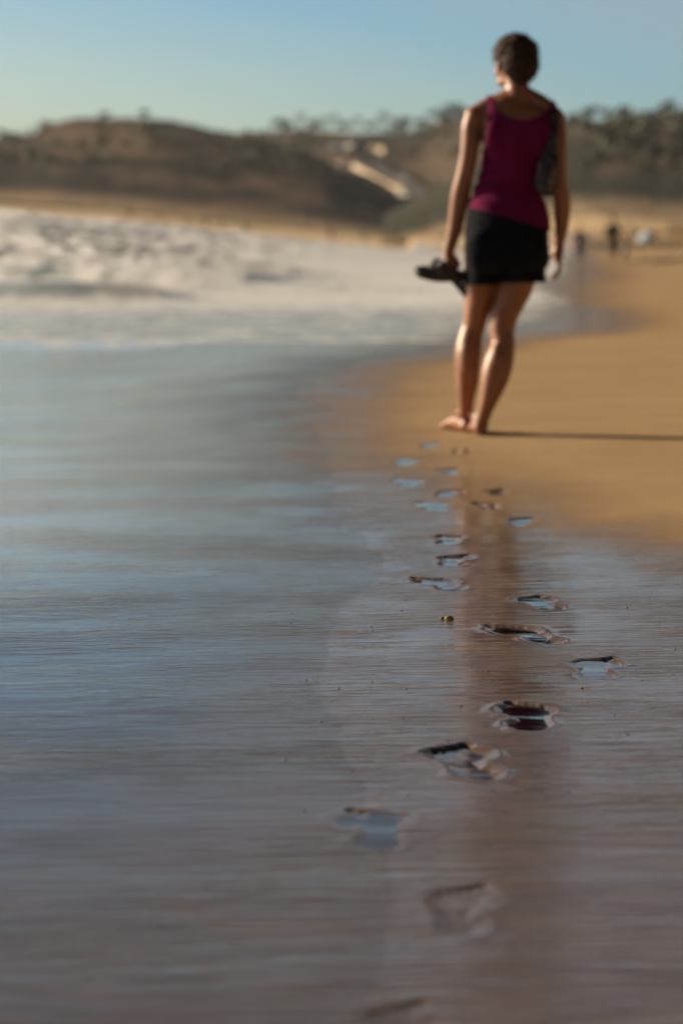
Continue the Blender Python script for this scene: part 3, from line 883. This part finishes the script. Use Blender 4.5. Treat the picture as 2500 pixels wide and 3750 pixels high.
# legs
bm_tube(bm, [P(1768, 930, .0), P(1758, 1000, .01), P(1757, 1060, .03), P(1748, 1120, .05), P(1737, 1184, .08), P(1724, 1225, .085), P(1714, 1290, .075), P(1712, 1350, .085), P(1711, 1400, .10), P(1706, 1464, .135), P(1704, 1515, .17)],
        [(.080, .10), (.066, .088), (.064, .078), (.056, .066), (.049, .056), (.049, .055), (.055, .058), (.051, .055), (.046, .049), (.034, .038), (.029, .033)], 24, True, 3)
bm_ell(bm, P(1714, 1305, .055), (.046, .045, .085))
bm_tube(bm, [P(1914, 930, .0), P(1901, 1000, .0), P(1879, 1060, .0), P(1862, 1110, -.002), P(1846, 1150, -.004), P(1836, 1209, -.006), P(1841, 1260, -.018), P(1828, 1318, -.03), P(1813, 1377, -.035), P(1800, 1425, -.035), P(1788, 1464, -.03), P(1774, 1505, -.015), P(1760, 1548, -.002)],
        [(.084, .10), (.073, .088), (.074, .082), (.063, .072), (.059, .064), (.052, .057), (.049, .055), (.058, .058), (.058, .056), (.048, .048), (.038, .040), (.031, .034), (.029, .032)], 24, True, 3)
bm_ell(bm, P(1826, 1330, -.05), (.046, .042, .09))
gL = P(1706, 1590, .20); gL.z = .0
gR = P(1756, 1600, .0); gR.z = .0
q = foot(bm, gL, R(22), P(1704, 1510, .19)); toes(bm, q, 1)
q = foot(bm, gR, R(2), P(1760, 1535, .01), 1.0); toes(bm, q, -1)
# left hand closed on the sandals
wl = P(1640, 925, .073)
hl = P(1648, 955, .075)
bm_tube(bm, [wl, P(1645, 945, .075), P(1652, 968, .078), P(1660, 988, .08)], [(.023, .020), (.030, .022), (.038, .020), (.036, .017)], 16, True, 3)
for k in range(4):
    b0 = P(1660, 984, .08) + Vector((.004 - .002 * k, -.030 + .019 * k, .002 * k - .003))
    finger(bm, b0, [(.75, 0, -.65), (-.15, .05, -1), (-.95, .05, -.1)], [.028, .024, .018], .0085)
finger(bm, P(1640, 948, .06), [(-.35, -.25, -.9), (.1, -.1, -1), (.5, 0, -.9)], [.034, .028, .022], .0098)
# right hand relaxed, fingers curling towards the thigh
bm_tube(bm, [P(2044, 896, .062), P(2042, 915, .065), P(2041, 940, .068), P(2040, 958, .07)], [(.021, .021), (.024, .031), (.021, .039), (.017, .036)], 16, True, 3)
for k in range(4):
    b0 = P(2040, 954, .07) + Vector((.004, -.029 + .019 * k, 0))
    L = (.036, .040, .038, .030)[3 - k]
    finger(bm, b0, [(.10, .0, -1), (-.45, .05, -.9), (-.95, .05, -.45)], [L, L * .7, L * .55], .0083)
finger(bm, P(2030, 915, .09), [(-.55, .45, -.75), (-.35, .2, -.95), (-.1, 0, -1)], [.036, .030, .024], .0098)
# head: turned left and bowed a little
HC = P(1884, 228, .035)
HR = Matrix.Rotation(R(22), 3, 'Z') @ Matrix.Rotation(R(-10), 3, 'X')
def hp(x, y, z): return HC + HR @ Vector((x, y, z))
def he(x, y, z, r): bm_ell(bm, hp(x, y, z), r, HR, 24)
he(0, -.010, .022, (.074, .092, .084)); he(0, .028, -.012, (.064, .066, .082))
he(0, .052, -.062, (.044, .036, .036)); he(0, .072, -.092, (.021, .018, .018))       # jaw, chin
for s in (-1, 1):
    he(s * .036, .052, -.068, (.020, .040, .018)); he(s * .042, .062, -.028, (.022, .022, .020))  # jaw side, cheek
    he(s * .030, .082, .014, (.022, .012, .009))                                          # brow
    bm_ell(bm, hp(s * .076, .0, -.022), (.010, .017, .030), HR @ Matrix.Rotation(R(s * 18), 3, 'Z'), 16)  # ear
bm_tube(bm, [hp(0, .089, .010), hp(0, .100, -.014), hp(0, .112, -.034), hp(0, .098, -.044)], [.008, .010, .013, .010], 12, True, 2)
for s in (-1, 1): he(s * .010, .100, -.038, (.008, .009, .007))
he(0, .090, -.062, (.021, .009, .005)); he(0, .088, -.073, (.018, .009, .006))              # lips
bm_tube(bm, [P(1890, 330, .02), hp(0, .0, -.05)], [(.047, .05), (.046, .05)], 20, True, 2)
def tuck(b):                       # skin stays inside the shorts
    b.normal_update()
    for v in b.verts:
        px = v.co.x / k_ + 1770; py = 1600 - v.co.z / k_
        if 1702 < px < 2005 and 780 < py < 1036:
            v.co -= v.normal * .013 * min(1, (py - 780) / 25, (1036 - py) / 22)
remesh('body', bm, .0046, M['skin'], woman, 3, tuck)
M['eye'] = simple('eye', (0.6, 0.58, 0.55), .2)
for s in (-1, 1):
    bm = bmesh.new(); bm_ell(bm, hp(s * .030, .081, -.003), (.011, .011, .009), HR, 14)
    obj_bm('eye', bm, M['eye'], woman)

# hair: short crop, a little tufty, tapering at the nape
bm = bmesh.new()
bm_ell(bm, hp(0, -.012, .030), (.089, .102, .083), HR, 32)
bm_ell(bm, hp(0, -.050, -.012), (.080, .066, .086), HR, 24)
bm_ell(bm, hp(0, -.055, -.055), (.052, .045, .045), HR, 20)
for i in range(60):
    a = rng.uniform(0, 2 * math.pi); e = rng.uniform(-.1, 1.4)
    p = hp(.080 * math.cos(a) * math.cos(e), -.012 + .093 * math.sin(a) * math.cos(e), .030 + .078 * math.sin(e))
    bm_ell(bm, p, (.020, .024, .0065), HR @ Matrix.Rotation(a, 3, 'Z'), 8)
def cut_hair(b):
    inv = HR.transposed()
    kill = []
    for f in b.faces:
        c = inv @ (f.calc_center_median() - HC)
        if c.y > .052 + .25 * (c.z) and c.z < .068: kill.append(f)
        elif c.z < -.03 and c.y > -.012: kill.append(f)
        elif abs(c.x) > .05 and abs(c.y) < .022 and c.z < .004: kill.append(f)
    bmesh.ops.delete(b, geom=kill, context='FACES')
    for v in b.verts:
        c = v.co
        n = mnoise.noise(c * 60) * .0035 + mnoise.noise(Vector((c.x * 140, c.y * 140, c.z * 30))) * .002
        v.co += v.normal * n
hair = remesh('hair', bm, .005, M['hair'], woman, 5, cut_hair)
# short strands lying over the crop
src = [(v.co.copy(), v.normal.copy()) for v in hair.data.vertices]
bm = bmesh.new(); bm.from_mesh(hair.data)
for k in range(1500):
    p, n = rng.choice(src)
    c = HC + HR @ Vector((0, -.03, .12))
    d = (p - c); d = (d - n * d.dot(n)); d = d.normalized() if d.length > 1e-4 else Vector((0, 0, -1))
    d = (d + n * rng.uniform(.15, .7) + Vector((rng.gauss(0, .3), rng.gauss(0, .3), rng.gauss(0, .2)))).normalized()
    s = d.cross(n).normalized() * .0012; L = rng.uniform(.012, .026)
    vs = [bm.verts.new(p + s), bm.verts.new(p - s), bm.verts.new(p + d * L + n * .001)]
    bm.faces.new(vs)
me = hair.data; bm.to_mesh(me); bm.free()
me.polygons.foreach_set('use_smooth', [True] * len(me.polygons))

# tank top, grown from the torso alone
bm = bmesh.new(); torso(bm)
def cut_tank(b):
    b.normal_update()
    for v in b.verts:
        px = v.co.x / k_ + 1770; py = 1600 - v.co.z / k_
        wr = math.sin((py - 600) / 46 * 2 * math.pi + 2 * mnoise.noise(v.co * 8)) * max(0, 1 - abs(py - 695) / 100) * .0055
        wr *= .25 + .75 * max(0, min(1, (1830 - px) / 70)) + .3 * max(0, min(1, (px - 1930) / 60))
        fl_ = max(0, min(1, (py - 690) / 120)) * .011
        v.co += v.normal * (.0055 + fl_ + wr + .002 * mnoise.noise(v.co * 18))
    kill = []
    for f in b.faces:
        c = f.calc_center_median(); px = c.x / k_ + 1770; py = 1600 - c.z / k_
        front = c.y > .02
        hem = 772 + (px - 1720) * (852 - 772) / 283.0
        cxn = 1904; hw = 112; dpn = 96 if not front else 150
        t = (px - cxn) / hw
        scoop = 362 + dpn * math.sqrt(max(0, 1 - t * t)) if abs(t) < 1 else 0
        kill_ = py > hem or (abs(t) < 1 and py < scoop)
        # armholes
        la = 1776 - 10 * max(0, min(1, (py - 470) / 80)) - max(0, py - 560) * 3
        ra = 2026 - 8 * max(0, min(1, (py - 470) / 80)) + max(0, py - 560) * 3
        if px < la or px > ra: kill_ = True
        if kill_: kill.append(f)
    bmesh.ops.delete(b, geom=kill, context='FACES')
remesh('tank_top', bm, .0045, M['tank'], woman, 3, cut_tank)

# shorts
bm = bmesh.new()
pts, rad = [], []
for py, l, r, dp, fo in ((748, 1722, 1990, .108, -.002), (820, 1705, 2004, .122, -.012), (880, 1700, 2007, .130, -.018), (940, 1699, 2008, .128, -.014), (968, 1700, 2006, .120, -.008)):
    pts.append(P((l + r) / 2, py, fo)); rad.append(((r - l) / 2 * k_, dp))
bm_tube(bm, pts, rad, 40, True, 3)
for px in (1780, 1925): bm_ell(bm, P(px, 915, -.080), (.088, .070, .100))
bm_tube(bm, [P(1772, 930, -.0), P(1759, 1000, .005), P(1754, 1062, .018)], [(.080, .115), (.068, .108), (.0645, .104)], 28, True, 3)
bm_tube(bm, [P(1914, 930, -.0), P(1905, 1000, -.003), P(1907, 1056, -.005)], [(.098, .118), (.102, .114), (.0990, .110)], 28, True, 3)
bm_ell(bm, P(1822, 962, -.01), (.055, .110, .055))
def cut_shorts(b):
    b.normal_update()
    for v in b.verts:
        v.co += v.normal * (.003 * mnoise.noise(v.co * 14) + .0015 * mnoise.noise(v.co * 40))
    kill = [f for f in b.faces if (1600 - f.calc_center_median().z / k_) > (1049 if f.calc_center_median().x / k_ + 1770 < 1820 else 1041) or (1600 - f.calc_center_median().z / k_) < 758 + (f.calc_center_median().x / k_ + 50) * 80 / 283.0]
    bmesh.ops.delete(b, geom=kill, context='FACES')
sh = remesh('shorts', bm, .005, M['shorts'], woman, 3, cut_shorts)
sm = sh.modifiers.new('solid', 'SOLIDIFY'); sm.thickness = .003

# ------------------------------------------------------------------ sandals (held), bag (carried)
M['sole'] = simple('black_sole', (0.015, 0.015, 0.016), .6)
M['footbed'] = simple('grey_footbed', (0.10, 0.095, 0.10), .7, .25, 40)
M['strap'] = simple('strap', (0.012, 0.012, 0.014), .5)
def sole_outline(k=1.0):
    pts = []
    for i in range(40):
        a = i / 40 * 2 * math.pi; y = math.sin(a) * .128
        w = .043 + .006 * math.sin(y * 20) - .006 * math.exp(-((y + .01) / .035) ** 2)
        pts.append((math.copysign(abs(math.cos(a)) ** .75, math.cos(a)) * w * k + .004 * math.sin(y * 12), y * k))
    return pts
def make_sandal():
    root = empty('sandal', (0, 0, 0))
    bm = bmesh.new()
    lo = [bm.verts.new((x, y, -.010)) for x, y in sole_outline(.98)]; hi = [bm.verts.new((x, y, .008 + .004 * max(0, -y * 8))) for x, y in sole_outline()]
    n = len(lo)
    for j in range(n): bm.faces.new((lo[j], lo[(j + 1) % n], hi[(j + 1) % n], hi[j]))
    bm.faces.new(lo[::-1]); bm.faces.new(hi)
    obj_bm('sole', bm, M['sole'], root, False)
    bm = bmesh.new()
    vs = [bm.verts.new((x, y, .0105 + .004 * max(0, -y * 8))) for x, y in sole_outline(.93)]
    vl = [bm.verts.new((v.co.x, v.co.y, v.co.z - .004)) for v in vs]
    for j in range(n): bm.faces.new((vl[j], vl[(j + 1) % n], vs[(j + 1) % n], vs[j]))
    bm.faces.new(vs); bm.faces.new(vl[::-1])
    obj_bm('footbed', bm, M['footbed'], root, False)
    for s in (-1, 1):
        bm = bmesh.new()
        bm_tube(bm, [(0, .075, .008), (s * .012, .055, .034), (s * .032, .02, .040), (s * .042, -.02, .008)], [(.006, .005), (.010, .004), (.011, .004), (.009, .004)], 12, True, 4)
        obj_bm('strap', bm, M['strap'], root)
    bm = bmesh.new(); bm_tube(bm, [(0, .076, .0), (0, .076, .02)], [.004, .004], 10); obj_bm('toe_post', bm, M['strap'], root)
    return root
sd = make_sandal()
sd.location = W0 + P(1622, 1006, .07)
def frame(L, N):
    L = Vector(L).normalized(); N = Vector(N); N = (N - L * N.dot(L)).normalized(); X_ = L.cross(N)
    return Matrix((X_, L, N)).transposed().to_euler()
sd.rotation_euler = frame((-.80, -.58, .06), (0, -.55, .85))
tag(sd, 'black flip-flop sandal held level with its grey footbed showing, left hand of the walking woman', 'sandal', 'sandals carried by the woman')
sd.scale = (1.08, 1.08, 1.25)
sd2 = copy_tree(sd)
sd2.location = W0 + P(1682, 1048, .045)
sd2.rotation_euler = frame((.62, .35, -.70), (.72, -.1, .66))
tag(sd2, 'black flip-flop sandal hanging edge-on below the other one, pointing down beside the thigh', 'sandal', 'sandals carried by the woman')

def mat_bag():
    m = NT('patterned_cloth')
    v = m.pos()
    pt = m.noise(v, 26, 3, .6, 1.2)
    c = m.mix(m.range(pt, .52, .60), (0.010, 0.009, 0.010), (0.22, 0.14, 0.13))
    c = m.mix(m.range(m.noise(v, 60, 2), .58, .66), c, (0.05, 0.045, 0.05))
    m.bsdf(Base_Color=c, Roughness=.8, Normal=m.bump(m.noise(v, 40, 3), .004))
    return m.m
M['bag'] = mat_bag()
bag = empty('handbag', W0 + P(2005, 700, -.06))
tag(bag, 'small dark patterned shoulder bag tucked under the right arm of the walking woman', 'handbag')
def Bp(px, py, ly): return P(px, py, ly) - P(2005, 700, -.06)
bm = bmesh.new()
bm_tube(bm, [Bp(2022, 500, -.06), Bp(2014, 560, -.082), Bp(2006, 620, -.09), Bp(2001, 675, -.088), Bp(2003, 712, -.08)], [(.014, .03), (.030, .05), (.044, .07), (.048, .075), (.030, .055)], 24, True, 4)
bm_ell(bm, Bp(1992, 675, -.09), (.036, .06, .045), None, 20)
def pb(b):
    b.normal_update()
    for v in b.verts: v.co += v.normal * .006 * mnoise.noise(v.co * 22)
remesh('pouch', bm, .005, M['bag'], bag, 3, pb)
bm = bmesh.new()
bm_tube(bm, [Bp(2020, 520, -.075), Bp(2030, 470, -.075), Bp(2030, 420, -.055), Bp(2026, 392, .0), Bp(2026, 420, .055), Bp(2026, 480, .09), Bp(2014, 560, .10), Bp(2020, 620, .02), Bp(2012, 640, -.05)],
        [(.014, .004), (.016, .004), (.016, .004), (.016, .004), (.016, .004), (.014, .004), (.012, .004), (.010, .004), (.010, .004)], 12, True, 5)
obj_bm('strap', bm, M['bag'], bag)

# ------------------------------------------------------------------ far beach people
M['skin_far'] = simple('skin', (0.30, 0.15, 0.09), .6)
cl = {'dark': simple('dark_cloth', (0.02, 0.018, 0.022), .9), 'navy': simple('navy_cloth', (0.03, 0.045, 0.11), .9), 'black': simple('black_cloth', (.012, .012, .014), .9),
      'white': simple('white_cloth', (0.55, 0.52, 0.50), .9), 'grey': simple('grey_cloth', (.16, .16, .19), .9), 'blue': simple('blue_cloth', (.10, .17, .28), .9),
      'red': simple('red_cloth', (.3, .04, .03), .9), 'brown': simple('brown_cloth', (.10, .055, .035), .9)}
def small_person(hgt, top, bottom, stride=.25, arms=.1, seed=0, vox=.022, bl=.52):
    s = hgt / 1.72
    root = empty('person', (0, 0, 0))
    bm = bmesh.new()
    V = lambda x, y, z: Vector((x, y, z)) * s
    bm_tube(bm, [V(0, 0, .85), V(0, 0, 1.0), V(0, .0, 1.15), V(0, 0, 1.35), V(0, 0, 1.43)], [(.16 * s, .11 * s), (.14 * s, .10 * s), (.14 * s, .10 * s), (.18 * s, .11 * s), (.10 * s, .07 * s)], 16, True, 2)
    bm_tube(bm, [V(0, 0, 1.4), V(0, .01, 1.52)], [.055 * s, .05 * s], 12)
    bm_ell(bm, V(0, .01, 1.61), (.075 * s, .095 * s, .115 * s), None, 14)
    bm_ell(bm, V(0, .10, 1.59), (.014 * s, .02 * s, .02 * s), None, 8)
    for sg in (-1, 1):
        bm_tube(bm, [V(sg * .17, 0, 1.38), V(sg * (.22 + arms), -.02 * sg, 1.12), V(sg * (.23 + arms), .06 * sg, .88), V(sg * (.22 + arms), .08 * sg, .78)], [.045 * s, .038 * s, .028 * s, .034 * s], 10, True, 2)
        st = stride * sg
        bm_tube(bm, [V(sg * .09, 0, .9), V(sg * .10, st * .5 + .03, .48), V(sg * .10, st * .95, .09)], [.085 * s, .055 * s, .036 * s], 12, True, 2)
        bm_tube(bm, [V(sg * .10, st * .95 - .04, .04), V(sg * .11, st * .95 + .16, .03)], [.036 * s, .026 * s], 10)
    remesh('body', bm, vox, M['skin_far'], root, 1)
    bm = bmesh.new()
    bm_tube(bm, [V(0, 0, .88), V(0, 0, 1.1), V(0, 0, 1.36), V(0, 0, 1.44)], [(.175 * s, .125 * s), (.155 * s, .115 * s), (.195 * s, .125 * s), (.10 * s, .08 * s)], 16, True, 2)
    for sg in (-1, 1): bm_tube(bm, [V(sg * .14, 0, 1.4), V(sg * (.215 + arms * .7), 0, 1.18)], [.062 * s, .058 * s], 10)
    remesh('shirt', bm, vox, top, root, 1)
    bm = bmesh.new()
    bm_tube(bm, [V(0, 0, .76), V(0, 0, .95)], [(.175 * s, .13 * s), (.165 * s, .125 * s)], 16)
    for sg in (-1, 1): bm_tube(bm, [V(sg * .09, 0, .85), V(sg * .10, stride * sg * (.45 + (.52 - bl) * .9), bl)], [.10 * s, .082 * s], 12)
    remesh('shorts', bm, vox, bottom, root, 1)
    bm = bmesh.new(); bm_ell(bm, V(0, -.01, 1.645), (.085 * s, .10 * s, .10 * s), None, 14); obj_bm('hair', bm, M['hair'], root)
    return root
def put(o, px, Y, rz, lb, grp='people on the far beach'):
    x = (px - 1250) / F * Y
    o.location = (x, Y, zat(x, Y)); o.rotation_euler = (0, 0, rz); tag(o, lb, 'person', grp)
put(small_person(1.40, cl['brown'], cl['navy'], .22, bl=.3), 2118, 110, 3.0, 'smaller person in blue shorts on the sand, just right of the woman\'s hand')
put(small_person(1.66, cl['dark'], cl['black'], .28, bl=.42), 2240, 104, 3.2, 'tall person dressed in black on the beach behind the woman to the right')
put(small_person(0.95, cl['white'], cl['grey'], .15), 2284, 105, .2, 'small child in pale clothes beside the tall black-clad person')
small = [(480, 410, 1.7, 'brown', 'dark', 'person in brown alone on the far sand, below the headland\'s crowning bush'),
         (590, 405, 1.7, 'dark', 'black', 'dark figure next right of the one in brown on the far sand'),
         (690, 395, 1.6, 'red', 'dark', 'figure in red on the far sand strip above the surf'),
         (755, 390, 1.7, 'brown', 'navy', 'figure with brown shirt and blue shorts right of the one in red'),
         (812, 385, 1.7, 'grey', 'dark', 'figure in a grey shirt on the far sand'),
         (900, 370, 1.7, 'dark', 'blue', 'figure in dark shirt and light blue shorts at the far waterline'),
         (1210, 330, 1.7, 'red', 'black', 'figure in red below the sunlit wall on the far sand'),
         (1235, 332, 1.5, 'white', 'navy', 'small figure in white next to one in red below the sunlit wall'),
         (1330, 320, 1.7, 'blue', 'grey', 'figure in light blue shirt on the far sand below the road'),
         (1455, 310, 1.7, 'brown', 'black', 'figure in brown on the far sand left of the woman\'s forearm'),
         (1560, 300, 1.7, 'dark', 'red', 'figure in dark shirt and red shorts nearest to the woman\'s arm')]
for i, (px, Y, h_, a, b, lb) in enumerate(small):
    put(small_person(h_, cl[a], cl[b], .2 + .05 * (i % 3), .03 * (i % 3), i, .04), px, Y, i * 1.1, lb)

# beach umbrella with a person sitting in front of it would be lost in the blur: umbrella and cool box
M['umb'] = simple('umbrella_cloth', (0.42, 0.50, 0.60), .8)
um = empty('beach_umbrella', (0, 0, 0))
bm = bmesh.new(); n = 16; top = bm.verts.new((0, 0, 1.35)); top2 = bm.verts.new((0, 0, 1.32)); prev = []
for r_, z_ in ((.35, 1.27), (.75, 1.08), (1.0, .86)):
    prev.append([bm.verts.new((r_ * math.cos(k / n * 2 * math.pi), r_ * math.sin(k / n * 2 * math.pi), z_ - (.03 if k % 2 and r_ > .9 else 0))) for k in range(n)])
for k in range(n):
    bm.faces.new((top, prev[0][k], prev[0][(k + 1) % n]))
    for a, b in zip(prev[:-1], prev[1:]): bm.faces.new((a[k], b[k], b[(k + 1) % n], a[(k + 1) % n]))
bm.verts.remove(top2)
c_ = obj_bm('canopy', bm, M['umb'], um, False); c_.modifiers.new('s', 'SOLIDIFY').thickness = .01
bm = bmesh.new(); bm_tube(bm, [(0, 0, -.3), (0, 0, 1.4)], [.02, .02], 8); obj_bm('pole', bm, M['rim'], um)
x = (2375 - 1250) / F * 165
um.location = (x, 165, zat(x, 165)); um.rotation_euler = (R(8), R(-14), 0); um.scale = (.62, .62, .75)
tag(um, 'pale blue and white beach umbrella standing before the dark bank at right', 'umbrella')

# pebble and grains lying on the wet sand
M['pebble'] = simple('pebble', (0.42, 0.27, 0.10), .5, .3, 80)
M['shell'] = simple('shell', (0.12, 0.08, 0.06), .6, .3, 80)
for i, (px, py, r_, lb, mt) in enumerate(((1645, 2272, .0075, 'yellowish pebble on the wet sand beside the footprints', 'pebble'), (1618, 2268, .0035, 'tiny dark shell bit just left of the yellowish pebble', 'shell'))):
    g = gpt(px, py); bm = bmesh.new(); r0 = bmesh.ops.create_icosphere(bm, subdivisions=3, radius=1)
    for v in bm.verts: v.co *= 1 + .22 * mnoise.noise(v.co * 1.3 + Vector((i, 0, 0)))
    bmesh.ops.transform(bm, matrix=Matrix.Diagonal((r_ * 1.3, r_, r_ * .7, 1)), verts=bm.verts)
    o = obj_bm('pebble' if i == 0 else 'shell_fragment', bm, M[mt]); o.location = (g.x, g.y, zat(g.x, g.y) + r_ * .45)
    tag(o, lb, 'pebble' if i == 0 else 'shell')

# grit and broken shell scattered on the wet sand
bm = bmesh.new(); rnd = random.Random(4)
for k in range(240):
    px = rnd.uniform(1000, 2560); py = rnd.uniform(1950, 3000)
    g = gpt(px, py); q = rnd.choice((.0006, .0008, .001, .0016)); z = zat(g.x, g.y)
    r0 = bmesh.ops.create_icosphere(bm, subdivisions=1, radius=1)
    bmesh.ops.transform(bm, matrix=Matrix.Translation((g.x, g.y, z + q * .4)) @ Matrix.Rotation(rnd.uniform(0, 3), 4, 'Z') @ Matrix.Diagonal((q * rnd.uniform(1, 2.4), q, q * .7, 1)), verts=r0['verts'])
tag(obj_bm('shell_grit', bm, M['shell']), 'dark specks of shell and grit scattered over the wet sand', 'grit', kind='stuff')

# ------------------------------------------------------------------ sea air
hz = bpy.data.materials.new('sea_haze'); hz.use_nodes = True
hn = hz.node_tree.nodes; hn.clear()
ho = hn.new('ShaderNodeOutputMaterial'); pv = hn.new('ShaderNodeVolumePrincipled')
pv.inputs['Color'].default_value = (0.90, 0.95, 1.0, 1); pv.inputs['Density'].default_value = 0.00009; pv.inputs['Anisotropy'].default_value = 0.3
hz.node_tree.links.new(pv.outputs[0], ho.inputs['Volume'])
bm = bmesh.new(); bm_box(bm, (100, 640, 30), (2400, 1400, 90))
hb = obj_bm('haze', bm, hz, None, False)
tag(hb, 'thin pale sea haze over the beach and hills', 'haze', kind='stuff')
